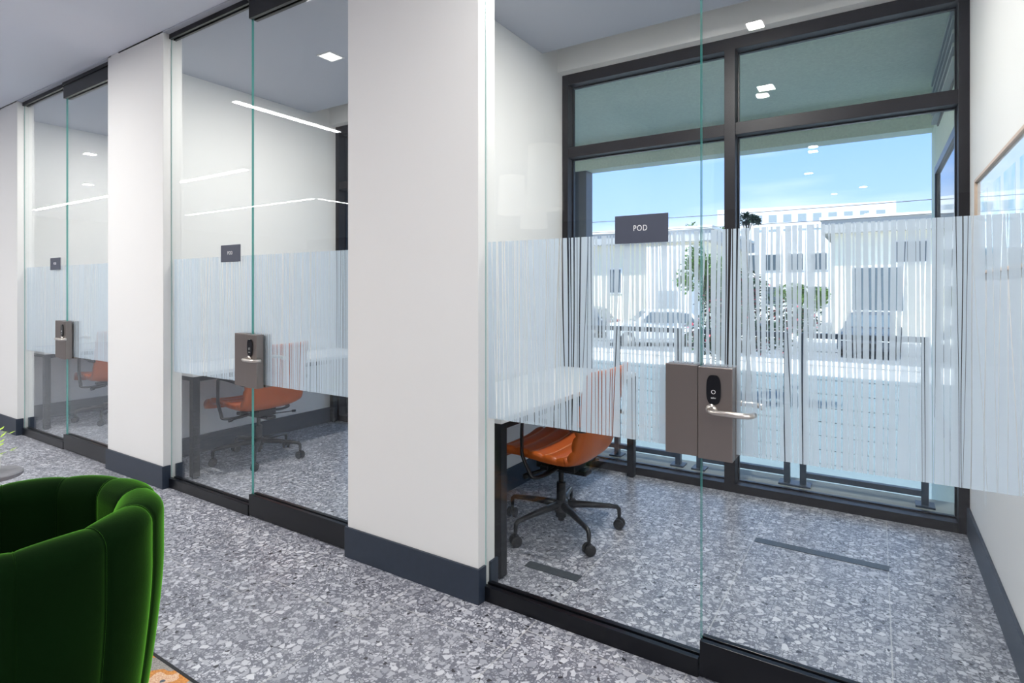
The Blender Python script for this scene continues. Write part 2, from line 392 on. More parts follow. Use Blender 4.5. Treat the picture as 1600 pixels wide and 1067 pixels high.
def glass_front(i):
    dx = shift[i]; n = 3-i
    X0, X1 = -1.445, XR
    # fixed panel
    root = empty('window_fixed_%d' % n, (X0+dx, 2.05, 0)); struct(root)
    ox, oy = X0, 2.05
    def bb(x0,x1,y0,y1,z0,z1): return (x0-ox, x1-ox, y0-oy, y1-oy, z0, z1)
    MB().box(*bb(X0+.002, SEAM-.002, GY0, GY1, .03, 3.085), m=0, mx=1, only=3).build('glass_panel', [GLASS, EDGE], root)
    ch = MB().box(*bb(X0, SEAM-.004, GY0-.024, GY0-.001, 0, .065)).box(*bb(X0, SEAM-.004, GY1+.001, GY1+.024, 0, .065)).box(*bb(X0, SEAM-.004, GY0-.001, GY1+.001, 0, .029))
    ch.build('base_channel', BLACK, root, bevel=.0015)
    MB().box(*bb(X0, SEAM-.004, GY0-.018, GY0-.001, 3.068, CZ)).box(*bb(X0, SEAM-.004, GY1+.001, GY1+.018, 3.068, CZ)).build('head_channel', BLACK, root, bevel=.0015)
    MB().box(*bb(X0, X0+.003, GY0-.004, GY0, .066, 3.067)).build('edge_line', EDGE_LINE, root)  # added strip stands in for the glass edge and its reflection
    fm = film_mesh(X0+.004, SEAM-.003, FZ0, FZ1, GY1+.0012, 11+i*7, lambda x: .55 if x < -1.12 else 1.0); fm.T = None
    fm.v = [Vector((v.x-ox, v.y-oy, v.z)) for v in fm.v]
    fm.build('privacy_film', FILM, root, fix=False)
    sb = MB().box(*bb(-.635, SEAM-.0015, GY0-.040, GY0, .775, 1.09)).box(*bb(-.635, SEAM-.0015, GY1+.0016, GY1+.040, .775, 1.09))
    sb.build('strike_box', BRONZE, root, bevel=.002)
    # door
    D = empty('door_%d' % n, (SEAM+dx, 2.05, 0)); struct(D); ox = SEAM
    MB().box(*bb(SEAM+.002, X1-.004, GY0, GY1, .10, 3.0), m=0, mx=1, only=5).build('glass_panel', [GLASS, EDGE], D)
    MB().box(*bb(SEAM+.001, X1-.004, GY0-.022, GY0-.001, .008, .130)).box(*bb(SEAM+.001, X1-.004, GY1+.001, GY1+.022, .008, .130)).box(*bb(SEAM+.001, X1-.004, GY0-.001, GY1+.001, .008, .099)).build('bottom_rail', BLACK, D, bevel=.0015)
    MB().box(*bb(SEAM+.001, X1-.004, GY0-.022, GY0-.001, 2.97, 3.072)).box(*bb(SEAM+.001, X1-.004, GY1+.001, GY1+.022, 2.97, 3.072)).box(*bb(SEAM+.001, X1-.004, GY0-.001, GY1+.001, 3.001, 3.072)).build('top_rail', BLACK, D, bevel=.0015)
    fm = film_mesh(SEAM+.003, X1-.006, FZ0, FZ1, GY1+.0012, 31+i*7, lambda x: 1.0 if x < .05 else .28)
    fm.v = [Vector((v.x-ox, v.y-oy, v.z)) for v in fm.v]
    fm.build('privacy_film', FILM, D, fix=False)
    lk = MB().box(*bb(SEAM+.0015, -.406, GY0-.046, GY0, .772, 1.087)).box(*bb(SEAM+.0015, -.406, GY1+.0016, GY1+.046, .772, 1.087)).build('lock_case', BRONZE, D, bevel=.002)
    for s_ in (-1, 1):
        yf = (GY0-.046-oy) if s_ < 0 else (GY1+.046-oy)
        cxl = -.4635-ox
        if s_ < 0:
            r = MB(); T = []
            hw, hh = .024, .050
            for k in range(32):
                a = 2*math.pi*k/32
                T.append((cxl-.003+hw*math.copysign(abs(math.cos(a))**.6, math.cos(a)), 1.012+hh*math.copysign(abs(math.sin(a))**.75, math.sin(a))))
            A = [r.pt((p[0], yf-.007, p[1])) for p in T]; B = [r.pt((p[0], yf, p[1])) for p in T]
            r.face(A); r.face(list(reversed(B)))
            for k in range(32): r.face((A[k], B[k], B[(k+1)%32], A[(k+1)%32]))
            rd = r.build('card_reader', READER, lk, bevel=.002)
            ring = MB(); P = []
            for k in range(25):
                a = 2*math.pi*k/24; P.append((cxl-.003+.0062*math.cos(a), yf-.0073, 1.005+.0062*math.sin(a)))
            ring.tube(P, .0008, 6, caps=False).build('ring_mark', WHITE, lk)
            text_obj('reader_lettering', 'salto', .0085, WHITE, lk, (cxl-.003, yf-.0075, .985), .0001)
        # lever
        lz = .945; lx = cxl-.010
        lv = MB(); lv.tube([(lx, yf, lz), (lx, yf+s_*.008, lz)], .018, 24)
        lv.tube([(lx, yf+s_*.008, lz), (lx, yf+s_*.028, lz), (lx+.006, yf+s_*.045, lz), (lx+.020, yf+s_*.053, lz), (lx+.10, yf+s_*.055, lz-.001), (lx+.122, yf+s_*.052, lz-.001), (lx+.134, yf+s_*.040, lz-.001), (lx+.138, yf+s_*.020, lz-.001)], .0095, 14)
        lv.build('lever_handle', STEEL, lk, smooth=True)
    # hidden-edge pivot hinge plates at the jamb
    # sign
    sg = MB().box(-.102, .102, -.006, 0, -.0525, .0525).build('pod_sign', SIGN, bevel=.001)
    sg.location = (-.738+dx, GY0-.0005, 1.577)
    t = text_obj('sign_lettering', 'POD', .030, WHITE, sg, (-.002, -.0064, .002), .0003, 1.15)
    t.scale = (.82, 1, 1)
    t2 = MB()
    for k in range(5): t2.box(-.006+k*.0026, -.0048+k*.0026, -.0063, -.006, -.034, -.0325)
    t2.build('braille_dots', SIGN, sg)
    tag(sg, ('largest charcoal sign reading POD, on the nearest glass front', 'charcoal POD sign on the middle glass front', 'smallest charcoal POD sign, on the farthest glass front')[i], 'sign', 'POD signs on the glass fronts')
    # head track over the door
    struct(box('trim_%d' % n, (SEAM+dx-.002, X1+dx, GY0-.03, GY1+.03, 3.074, CZ), BLACK, bevel=.002))
for i in range(3): glass_front(i)

# ------------------------------------------------------------------ desk
def make_desk():
    d = empty('desk', (-1.778, 3.10, 0))
    X0, X1, Y0, Y1 = -.30, .313, -.90, .87
    MB().box(X0, X1, Y0, Y1, .728, .755).build('desk_top', DESKTOP, d, bevel=.002)
    f = MB().box(X0+.03, X1-.03, Y0+.03, Y0+.06, .69, .728).box(X0+.03, X1-.03, Y1-.06, Y1-.03, .69, .728).box(X1-.055, X1-.025, Y0+.06, Y1-.06, .69, .728).box(X0+.025, X0+.055, Y0+.06, Y1-.06, .69, .728)
    f.build('desk_frame', BLACK, d, bevel=.001)
    for (x, y) in ((X0+.005, Y0+.005), (X1-.055, Y0+.005), (X0+.005, Y1-.055), (X1-.055, Y1-.055)):
        MB().box(x, x+.05, y, y+.05, .008, .728).build('leg', BLACK, d, bevel=.002)
        MB().cyl((x+.025, y+.025), .018, 0, .008, 12).build('foot', RUBBER, d)
    return d
desk0 = make_desk(); 
for i in range(3):
    d = desk0 if i == 0 else copy_tree(desk0)
    d.location.x = -1.778+shift[i]
    tag(d, ('white topped desk with black legs, behind the nearest glass front', 'white topped desk with black legs inside the middle glass pod', 'white topped desk with black legs inside the farthest glass pod')[i], 'desk', 'desks along the pod walls')

# ------------------------------------------------------------------ office chair (faces +y locally)
def bez(p, n):
    out = []
    def cr(p0,p1,p2,p3,t):
        return .5*((2*p1)+(-p0+p2)*t+(2*p0-5*p1+4*p2-p3)*t*t+(-p0+3*p1-3*p2+p3)*t**3)
    P = [Vector(q) for q in p]; P = [P[0]*2-P[1]]+P+[P[-1]*2-P[-2]]
    for k in range(1, len(P)-2):
        for j in range(n): out.append(cr(P[k-1],P[k],P[k+1],P[k+2], j/n))
    out.append(P[-2]); return out
def make_chair():
    root = empty('office_chair', (0,0,0))
    prof = bez([(.300,.400),(.285,.432),(.235,.452),(.15,.455),(.05,.446),(-.06,.436),(-.15,.438),(-.205,.468),(-.232,.53),(-.250,.62),(-.272,.74),(-.300,.86),(-.325,.93)], 10)
    # arc length
    acc = [0]
    for a, b in zip(prof, prof[1:]): acc.append(acc[-1]+(b-a).length)
    split = min(range(len(prof)), key=lambda k: abs(prof[k].x+.150)+abs(prof[k].y-.438)*3)
    ribs = .085
    def shell(k0, k1, name, W):
        mb = MB(); nw = 16
        rings = []
        sub = prof[k0:k1+1]
        for kk, p in enumerate(sub):
            k = k0+kk
            t = (prof[min(k+1, len(prof)-1)]-prof[max(k-1, 0)]).normalized()
            nrm = Vector((t.y, -t.x))     # points to the sitter
            if nrm.y < 0 and name == 'seat': nrm = -nrm
            if name == 'backrest' and nrm.x < 0: nrm = -nrm
            ph = (acc[k] % ribs)/ribs
            rib = .013*(1-abs(2*ph-1)**3)
            th = .042
            endf = 1.0
            if name == 'seat': endf = min(1, .35+acc[k]/.05)
            else: endf = min(1, .35+(acc[-1]-acc[k])/.04)
            ring = []
            def wz(u):   # edges curl up towards the sitter
                return .022*abs(u)**3
            w = W(acc[k]/acc[-1])
            for j in range(nw+1):
                u = -1+2*j/nw
                q = p + nrm*(th*.5*endf*(1-.25*abs(u)**6)+rib+wz(u))
                ring.append((u*w, q.x, q.y))
            for j in range(nw+1):
                u = 1-2*j/nw
                q = p - nrm*(th*.5*endf*(1-.35*abs(u)**4)) + nrm*wz(u)
                ring.append((u*w*.985, q.x, q.y))
            rings.append(ring)
        n = len(rings[0]); idx = [[mb.pt(q) for q in r] for r in rings]
        for a in range(len(rings)-1):
            for j in range(n):
                mb.face((idx[a][j], idx[a][(j+1)%n], idx[a+1][(j+1)%n], idx[a+1][j]))
        mb.face(idx[0]); mb.face(list(reversed(idx[-1])))
        o = mb.build(name, LEATHER, root, smooth=True)
        # piping lines in the grooves
        pp = MB()
        for a, k in enumerate(range(k0, k1+1)):
            if a and int(acc[k]/ribs) != int(acc[k-1]/ribs):
                pts = [rings[a][j] for j in range(1, nw)]
                pp.tube([Vector(q) for q in pts], .0045, 6)
        pp.build('piping', PIPING, o, smooth=True)
        return o
    shell(0, split+1, 'seat', lambda s: .258)
    shell(split, len(prof)-1, 'backrest', lambda s: .258-.03*max(0, s-.5))
    # arms
    for s in (-1, 1):
        x = s*.283
        P = [(s*.10, -.02, .375), (s*.20, .00, .362), (x, .02, .368), (x, .045, .395), (x, .085, .47), (x, .09, .52), (x, .088, .645), (x, .072, .668), (x, .03, .674), (x, -.16, .660), (x, -.235, .650), (s*.255, -.262, .645)]
        P = bez(P, 4)
        MB().tube(P, .0135, 10, flat=(1.25, .7)).build('armrest', CHROME, root, smooth=True)
    m = MB(); m.box(-.075, .075, -.12, .12, .355, .408); m.box(-.16, .16, .0, .05, .372, .398); m.box(-.04, .04, -.17, .10, .335, .36)
    m.build('tilt_mechanism', CHROME, root, bevel=.006)
    MB().tube([(.05, -.03, .352), (.16, -.07, .348), (.235, -.10, .350)], .0045, 8).tube([(.235, -.10, .350), (.262, -.112, .350)], .010, 10).build('height_lever', CHROME, root, smooth=True)
    MB().tube([(-.06, .06, .35), (-.14, .13, .325)], .010, 10).tube([(-.14, .13, .325), (-.165, .15, .316)], .016, 10).build('tension_knob', CHROME, root, smooth=True)
    MB().cyl((0,0), .0145, .20, .36, 16).cyl((0,0), .026, .17, .27, 20).cyl((0,0), .03, .075, .17, 20).cyl((0,0), .018, .055, .075, 16).build('gas_column', CHROME, root, bevel=.002)
    base = MB().lathe((0,0,0), [(0,.105),(.038,.105),(.042,.115),(.042,.155),(.036,.168),(0,.168)], 24).build('star_base', CHROME, root, smooth=True)
    for k in range(5):
        a = R(72*k+BASE_ANG)
        d = Vector((math.cos(a), math.sin(a), 0)); q = Vector((-d.y, d.x, 0))
        lg = MB()
        pts = [(.03, .145, .022, .022), (.15, .140, .018, .018), (.27, .130, .014, .014), (.315, .124, .013, .012), (.328, .112, .012, .011), (.330, .085, .011, .010), (.330, .068, .010, .010)]
        lg.tube([tuple(d*r_+Vector((0,0,z))) for (r_, z, _, _) in pts], [p[2] for p in pts], 10)
        lg.build('base_leg', CHROME, base, smooth=True)
        cs = MB(); c = d*.330
        th = a+1.1*k; e_ = Vector((math.cos(th), math.sin(th), 0)); off = Vector((-e_.y, e_.x, 0))*.014
        c2 = c+off*0
        ax = e_
        for s in (-1, 1):
            p0 = c2+Vector((0,0,.029))+ax*(s*.009); p1 = c2+Vector((0,0,.029))+ax*(s*.025)
            pm = p1+ax*(s*.003)
            cs.tube([tuple(p0), tuple(p0+ax*(s*.002)), tuple(p1), tuple(pm)], [.026, .029, .029, .020], 20)
        cs.tube([tuple(c2+Vector((0,0,.029))-ax*.010), tuple(c2+Vector((0,0,.029))+ax*.010)], .012, 12)
        cs.tube([tuple(c2+Vector((0,0,.035))), tuple(c2+Vector((0,0,.075)))], .009, 10)
        cs.build('caster', RUBBER, root, smooth=False, bevel=.002)
    return root
BASE_ANG = -38-90
chair0 = make_chair()
# the chair faces -x: local +y -> world -x is a turn of +90 degrees
spots = [(-1.50, 2.86, R(91)), (-4.175, 2.76, R(90)), (-6.74, 2.80, R(90-4))]
for i, (x, y, rz) in enumerate(spots):
    c = chair0 if i == 0 else copy_tree(chair0)
    c.location = (x, y, 0); c.rotation_euler = (0, 0, rz)
    tag(c, ('cognac leather swivel chair at the nearest pod desk, largest of the three', 'cognac leather swivel chair in the middle pod, seen from its back', 'cognac leather swivel chair in the farthest pod, partly cut off by the pier')[i], 'chair', 'leather swivel chairs in the pods')

# ------------------------------------------------------------------ pod details
def outlet(loc, rz, label):
    r = empty('power_outlet', loc, rz); tag(r, label, 'outlet')
    MB().box(-.035, .035, -.006, 0, -.0575, .0575).build('cover_plate', WPLAS, r, bevel=.002)
    for z in (-.02, .02):
        s = MB().box(-.016, .016, -.0075, -.006, z-.013, z+.013).build('socket', WPLAS, r, bevel=.001)
        MB().box(-.007, -.005, -.0078, -.0075, z-.004, z+.006).box(.005, .007, -.0078, -.0075, z-.004, z+.006).build('slot', BLACK, s)
outlet((XR-.0005, 3.47, .39), R(90), 'white power outlet on the right wall, above the navy baseboard')   # faces -x
outlet((XL-PITCH+.0005, 3.33, .62), R(-90), 'white power outlet on the wall under the middle pod desk')

# framed print on right wall
def print_mat():
    m = bpy.data.materials.new('print_sky_reflection'); m.use_nodes = True; t = m.node_tree; b = t.nodes['Principled BSDF']; L = t.links.new
    b.inputs['Roughness'].default_value = .03; b.inputs['Specular IOR Level'].default_value = .9
    tcn = N(t, 'ShaderNodeTexCoord'); s = N(t, 'ShaderNodeSeparateXYZ'); L(tcn.outputs['Object'], s.inputs[0])
    n = N(t, 'ShaderNodeTexNoise'); n.inputs['Scale'].default_value = 5; n.inputs['Detail'].default_value = 6; L(tcn.outputs['Object'], n.inputs[0])
    r = N(t, 'ShaderNodeValToRGB'); L(n.outputs[0], r.inputs[0])
    r.color_ramp.elements[0].color = (.25,.55,.80,1); r.color_ramp.elements[1].color = (.72,.80,.88,1); r.color_ramp.elements[0].position = .35; r.color_ramp.elements[1].position = .65  # blues stand in for the sky mirrored in the picture glass
    L(r.outputs[0], b.inputs['Base Color']); return m
PRINT = print_mat(); MATB = mat('white_mat_board', (.72, .80, .86), .03, spec=.9)
pr = empty('framed_picture', (XR, 3.02, 1.66)); tag(pr, 'wide picture painted with pale blue sky reflection in a thin oak frame hanging on the right wall', 'picture')
h, zz = .61, .235
MB().box(-.024, 0, -h, h, zz-.014, zz).box(-.024, 0, -h, h, -zz, -zz+.014).box(-.024, 0, -h, -h+.014, -zz+.014, zz-.014).box(-.024, 0, h-.014, h, -zz+.014, zz-.014).build('picture_frame', OAK, pr, bevel=.001)
MB().box(-.012, -.002, -h+.014, h-.014, -zz+.014, zz-.014).build('mat_board', MATB, pr)
for (a, b_) in ((.30, .50), (-.02, .20), (-.32, -.10), (-.56, -.40)):
    MB().box(-.0125, -.011, a, b_, -.15, .15).build('print', PRINT, pr)

# ------------------------------------------------------------------ ceiling lights
LED = emat('led_white', (1, .98, .95), 3.5)
LEDS = emat('led_line', (1, .99, .97), 5)
TRIM = mat('white_trim_metal', (.8, .8, .8), .4)
def downlight(x, y, z, p, label, group, size=.12):
    r = empty('ceiling_light', (x, y, z)); tag(r, label, 'ceiling light', group)
    s = size/2; t = .012
    MB().box(-s-t, s+t, -s-t, -s, -.006, 0).box(-s-t, s+t, s, s+t, -.006, 0).box(-s-t, -s, -s, s, -.006, 0).box(s, s+t, -s, s, -.006, 0).build('trim_ring', TRIM, r)
    MB().box(-s, s, -s, s, -.003, 0).build('diffuser', LED, r)
    ld = bpy.data.lights.new('lamp', 'AREA'); ld.shape = 'SQUARE'; ld.size = size; ld.energy = p; ld.color = (1, .97, .93)
    lo = bpy.data.objects.new('lamp', ld); C.objects.link(lo); lo.location = (0, 0, -.008); lo.parent = r
PODW = 37
for i, nm in enumerate(('nearest', 'middle', 'farthest')):
    downlight(-.807+shift[i], 2.87, CZ-.01, PODW, 'small square recessed downlight in the %s pod ceiling' % nm, 'pod downlights')
lob = [(-.70, 1.50), (-.68, .05), (-.87, -1.45), (-.66, -3.77), (-.2, -7.3), (-8.56, .83), (-11.06, -.1)]  # first one is added unseen fill close to the glass
for k, (x, y) in enumerate(lob):
    downlight(x, y, CZ, 14, 'small square recessed downlight in the lobby ceiling', 'lobby downlights', .095)
def linear(x0, x1, y0, y1, p, label):
    cx, cy_ = (x0+x1)/2, (y0+y1)/2
    r = empty('linear_light', (cx, cy_, CZ-.003)); tag(r, label, 'ceiling light', 'linear lobby lights')
    w, l = x1-x0, y1-y0
    MB().box(-w/2-.01, w/2+.01, -l/2-.01, l/2+.01, -.03, 0).build('housing', TRIM, r)
    MB().box(-w/2, w/2, -l/2, l/2, -.034, -.03).build('diffuser', LEDS, r)
    ld = bpy.data.lights.new('lamp', 'AREA'); ld.shape = 'RECTANGLE'; ld.size = w; ld.size_y = l; ld.energy = p; ld.color = (1, .98, .95)
    lo = bpy.data.objects.new('lamp', ld); C.objects.link(lo); lo.location = (0, 0, -.038); lo.parent = r
linear(-4.98, -4.91, -.12, 1.07, 36, 'long linear light running away from the middle glass front')
linear(-15.3, -7.6, -.76, -.69, 110, 'linear light parallel to the far glass fronts')
linear(-13.4, -8.95, -2.98, -2.91, 50, 'linear light at the back of the lobby')
linear(-8.91, -8.84, -6.2, -3.0, 30, 'linear light at the far back of the lobby')
linear(1.5, 4.1, -1.04, -.97, 115, 'added unseen linear light at the right side of the lobby')  # added lobby fill, as are the next three; no such fixtures seen
linear(1.9, 4.2, -4.24, -4.17, 80, 'added unseen linear light at the right rear of the lobby')
linear(-5.4, -3.9, -1.07, -1.00, 62, 'short added unseen linear light in the middle of the lobby')
linear(-8.5, -6.3, -4.24, -4.17, 50, 'short added unseen linear light at the rear of the lobby')

# pendants that the glass reflects
SHADE = mat('white_fabric_shade', (.85, .83, .8), .8, emit=(1, .93, .85), es=.9)
def pendant(x, y, z0, r_, h_, label):
    t = empty('pendant_lamp', (x, y, z0)); tag(t, label, 'pendant lamp', 'pendants over the lobby seats')
    MB().lathe((0,0,0), [(r_, 0), (r_*.86, h_), (r_*.84, h_), (r_*.98, 0), (r_, 0)], 40).build('lamp_shade', SHADE, t, smooth=False)
    MB().cyl((0,0), .004, h_*.6, CZ-z0, 8).build('cord', BLACK, t)
    MB().lathe((0,0,h_*.35), [(0,-.06),(.045,-.045),(.06,0),(.045,.045),(.02,.07),(.02,.16),(0,.16)], 20).build('bulb', LED, t, smooth=True)
pendant(-4.26, -2.56, 2.40, .20, .52, 'white drum pendant above the lobby')
pendant(-4.20, -3.05, 2.25, .20, .46, 'lower white drum pendant above the lobby')
pendant(-2.95, -1.15, 2.20, .20, .66, 'tall white drum pendant above the lobby')

# ------------------------------------------------------------------ green channel-tufted armchair
def barrel_chair():
    root = empty('barrel_armchair', (-2.01, .556, 0), R(0)); tag(root, 'deep green velvet channel-tufted barrel armchair in the left foreground', 'armchair')
    cam_left = math.atan2(-.539, -.842)       # direction the opening faces
    NCH = 10; span = R(291); PER = 18
    R0 = .318; TH = .050; H = .737
    def ringpts(theta, puff):
        # closed loop: outside bottom -> rim -> inside bottom ; (rad, z)
        out = []
        po = .015*puff
        for s in range(15):
            z = .10+(H-.055-.10)*s/14
            tp = -.050*max(0, (.55-z)/.45)**1.4
            out.append((R0+TH+po+tp, z))
        for s in range(1, 12):
            a = math.pi*s/12
            out.append((R0+(TH+po)*math.cos(a), H-.055+(TH+.006*puff+.003)*math.sin(a)))
        for s in range(15):
            z = H-.055-(H-.055-.38)*s/14
            out.append((R0-TH-po*.9, z))
        return out
    P = []
    for k in range(NCH*PER+1):
        ph = (k % PER)/PER
        puff = math.sin(math.pi*ph)**.55 if 0 < ph < 1 else 0
        th = cam_left+R(180)-R(131)+span*k/(NCH*PER)
        P.append([(r*math.cos(th), r*math.sin(th), z) for (r, z) in ringpts(th, puff)])
    mb = MB(); idx = mb.grid(P)
    mb.face(idx[0]); mb.face(list(reversed(idx[-1])))
    mb.build('tufted_back', VELVET, root, smooth=True)
    # inner seat cushion
    sc_ = MB()
    pr_ = [(0,.30),(.225,.30),(.25,.32),(.255,.37),(.25,.42),(.22,.44),(0,.45)]
    sc_.lathe((0,0,0), pr_, 40); sc_.build('seat_cushion', VELVET, root, smooth=True)
    MB().lathe((0,0,0), [(0,.10),(.28,.10),(.30,.14),(.30,.30),(0,.30)], 40).build('seat_base', VELVET, root, smooth=False)
    for k in range(4):
        a = R(45+90*k); MB().cyl((.24*math.cos(a), .24*math.sin(a)), .016, .011, .10, 12).build('leg', BLACK, root)
    # seam piping down each groove
    pp = MB()
    for k in range(1, NCH):
        row = P[k*PER]; pp.tube([Vector(q)*1.0 for q in row], .0022, 6)
    pp.build('seam_piping', VELVET, root, smooth=True)
    return root
barrel_chair()

def rug_mat():
    m = bpy.data.materials.new('patterned_rug'); m.use_nodes = True; t = m.node_tree; b = t.nodes['Principled BSDF']; L = t.links.new
    b.inputs['Roughness'].default_value = .95
    g = N(t, 'ShaderNodeNewGeometry')
    n = N(t, 'ShaderNodeTexNoise'); n.inputs['Scale'].default_value = 7; n.inputs['Detail'].default_value = 2; L(g.outputs['Position'], n.inputs[0])
    r = N(t, 'ShaderNodeValToRGB'); L(n.outputs[0], r.inputs[0]); r.color_ramp.interpolation = 'CONSTANT'
    r.color_ramp.elements[0].color = (.32,.30,.28,1); r.color_ramp.elements[1].color = (.62,.26,.07,1); r.color_ramp.elements[1].position = .5
    q = r.color_ramp.elements.new(.58); q.color = (.70,.45,.30,1); q = r.color_ramp.elements.new(.66); q.color = (.10,.12,.16,1)
    n2 = N(t, 'ShaderNodeTexNoise'); n2.inputs['Scale'].default_value = 260; L(g.outputs['Position'], n2.inputs[0])
    mx_ = N(t, 'ShaderNodeMixRGB', blend_type='OVERLAY'); mx_.inputs[0].default_value = .9; L(r.outputs[0], mx_.inputs[1]); L(n2.outputs[0], mx_.inputs[2])
    L(mx_.outputs[0], b.inputs['Base Color'])
    bp = N(t, 'ShaderNodeBump'); bp.inputs['Strength'].default_value = .6; L(n2.outputs[0], bp.inputs['Height']); L(bp.outputs[0], b.inputs['Normal'])
    return m
rg = empty('area_rug', (-2.4, -.4, 0)); tag(rg, 'orange, grey and pink patterned rug under the green armchair', 'rug')
MB().box(-1.0, .6, -1.6, 1.455, 0, .009).build('rug_pile', rug_mat(), rg)
MB().box(-1.01, .61, 1.455, 1.466, 0, .010).box(-1.01, .61, -1.61, -1.6, 0, .010).box(-1.01, -1.0, -1.6, 1.455, 0, .010).box(.6, .61, -1.6, 1.455, 0, .010).build('rug_binding', BLACK, rg)

# low side table and plant cut off by the left edge of the photo
tb = empty('side_table', (-3.66, .98, 0)); tag(tb, 'low round grey table at the left edge behind the armchair', 'table')
GREYT = mat('grey_table', (.20, .20, .22), .5)
MB().lathe((0,0,0), [(0,.43),(.12,.43),(.125,.436),(.125,.448),(.12,.453),(0,.453)], 40).build('table_top', GREYT, tb)
MB().cyl((0,0), .018, .02, .43, 16).lathe((0,0,0), [(0,.0),(.10,.0),(.10,.012),(.02,.02),(0,.02)], 32).build('pedestal', GREYT, tb)
pl = empty('potted_plant', (-3.70, .99, .453)); tag(pl, 'yellow-green leafy plant on the low grey table at the left edge', 'plant')
MB().lathe((0,0,0), [(0,0),(.035,0),(.045,.07),(.04,.07),(0,.065)], 24).build('pot', WPLAS, pl)
LEAF = mat('yellow_green_leaf', (.40, .62, .03), .5, noise=.3, nscale=30)
rnd = random.Random(4); lf = MB()
for k in range(70):
    a = rnd.uniform(0, 6.28); rr = rnd.uniform(.0, .075); z = rnd.uniform(.07, .19); c = Vector((rr*math.cos(a), rr*math.sin(a), z))
    d = Vector((math.cos(a), math.sin(a), rnd.uniform(-.2, .8))).normalized(); s = d.cross(Vector((0,0,1))).normalized()*.007
    lf.poly([c, c+d*.014+s, c+d*.034, c+d*.014-s])
lf.build('foliage', LEAF, pl, fix=False)

# ------------------------------------------------------------------ exterior
GZ = -1.25
STUCCO = mat('grey_green_stucco', (.90, .95, .80), .9, noise=.16, nscale=45, bump=.9, bscale=70)
CONC = mat('concrete', (.50, .50, .49), .85, noise=.12, nscale=6, bump=.2, bscale=40)
FORE = mat('grey_paving', (.12, .165, .19), .9, noise=.08, nscale=2)
PAVE = mat('pale_sidewalk', (.78, .77, .75), .9, noise=.05, nscale=2)
ASPH = mat('asphalt', (.16, .175, .20), .9, noise=.15, nscale=1)
STEELB = mat('blue_black_steel', (.03, .05, .09), .4)
SILL = mat('sky_reflection_sill', (.09, .34, .52), .2)  # blue of the reflected sky put into the sill's base colour
struct(box('soffit', (-17, XR, WY+.14, 6.62, 3.12, 3.62), STUCCO))
struct(box('beam', (-17, XR, 6.40, 6.62, 2.82, 3.12), STUCCO))
struct(MB().box(XR, XR+.25, WY+.12, 6.62, GZ, 3.62).build('wall_outside_right', STUCCO))
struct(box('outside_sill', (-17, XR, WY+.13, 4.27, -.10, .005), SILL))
struct(box('outside_curb', (-17, XR, 4.27, 4.56, GZ, 0.0), CONC))
struct(box('ground_street', (-90, 80, 4.56, 220, GZ-.1, GZ), ASPH))
struct(box('ground_forecourt', (-60, XR+30, 4.56, 19.5, GZ, GZ+.01), FORE))
struct(box('sidewalk', (-60, 60, 19.5, 23.5, GZ, GZ+.02), PAVE))
struct(box('sidewalk_far', (-60, 60, 32.0, 37.9, GZ, GZ+.12), PAVE))
struct(box('exterior_column', (-3.22, -3.02, 6.42, 6.60, GZ, 2.82), STEELB))
# louvre and recessed window on the outside right wall
lv = empty('wall_louver', (XR, 5.1, 2.9)); tag(lv, 'dark louvered vent high on the outside stucco wall at right', 'vent')
MB().box(-.012, 0, -.80, .80, -.19, .19).build('vent_backing', BLACK, lv)
GR = mat('grey_slat', (.42, .46, .46), .5)
for k in range(5):
    MB().box(-.05, -.012, -.80, .80, -.175+k*.08, -.150+k*.08).build('slat', GR, lv)
ow = empty('outside_window', (XR, 5.05, 1.3)); tag(ow, 'dark glazed window on the outside stucco wall at right', 'window')
MB().box(-.03, 0, -.78, .82, 1.0, 1.06).box(-.03, 0, -.78, .82, -1.0, -.94).box(-.03, 0, .76, .82, -.94, 1.0).box(-.03, 0, -.78, -.72, -.94, 1.0).build('window_frame', STEELB, ow)
MB().box(-.012, -.004, -.72, .76, -.94, 1.0).build('window_pane', mat('dark_pane', (.02, .05, .08), .05), ow)

def railing(posts, label):
    r = empty('cable_railing', (posts[0], 4.40, 0)); tag(r, label, 'railing', 'cable railings outside the windows'); ox = posts[0]
    for x in posts:
        p = MB().box(x-ox-.019, x-ox+.019, -.025, .025, 0, 1.02).build('post', STEELB, r, bevel=.002)
        MB().box(x-ox-.05, x-ox+.05, -.055, .055, 0, .012).build('base_plate', STEELB, p)
    a, b_ = posts[0]-ox, posts[-1]-ox
    MB().box(a, b_, -.02, .02, .06, .095).build('bottom_rail', STEELB, r)
    MB().box(a-.02, b_+.02, -.03, .03, 1.02, 1.055).build('top_rail', STEELB, r)
    for k in range(9):
        MB().tube([(a, 0, .17+k*.095), (b_, 0, .17+k*.095)], .0025, 6).build('cable', STEELB, r)
railing([-.430, .252], 'steel cable railing outside the right-hand window pane')
railing([-1.13, -.530], 'short steel cable railing behind the window mullion')
railing([-2.55, -1.79, -1.29], 'steel cable railing outside the left-hand window pane')
railing([-5.2, -4.45, -3.7, -3.1], 'steel cable railing outside the middle pod')

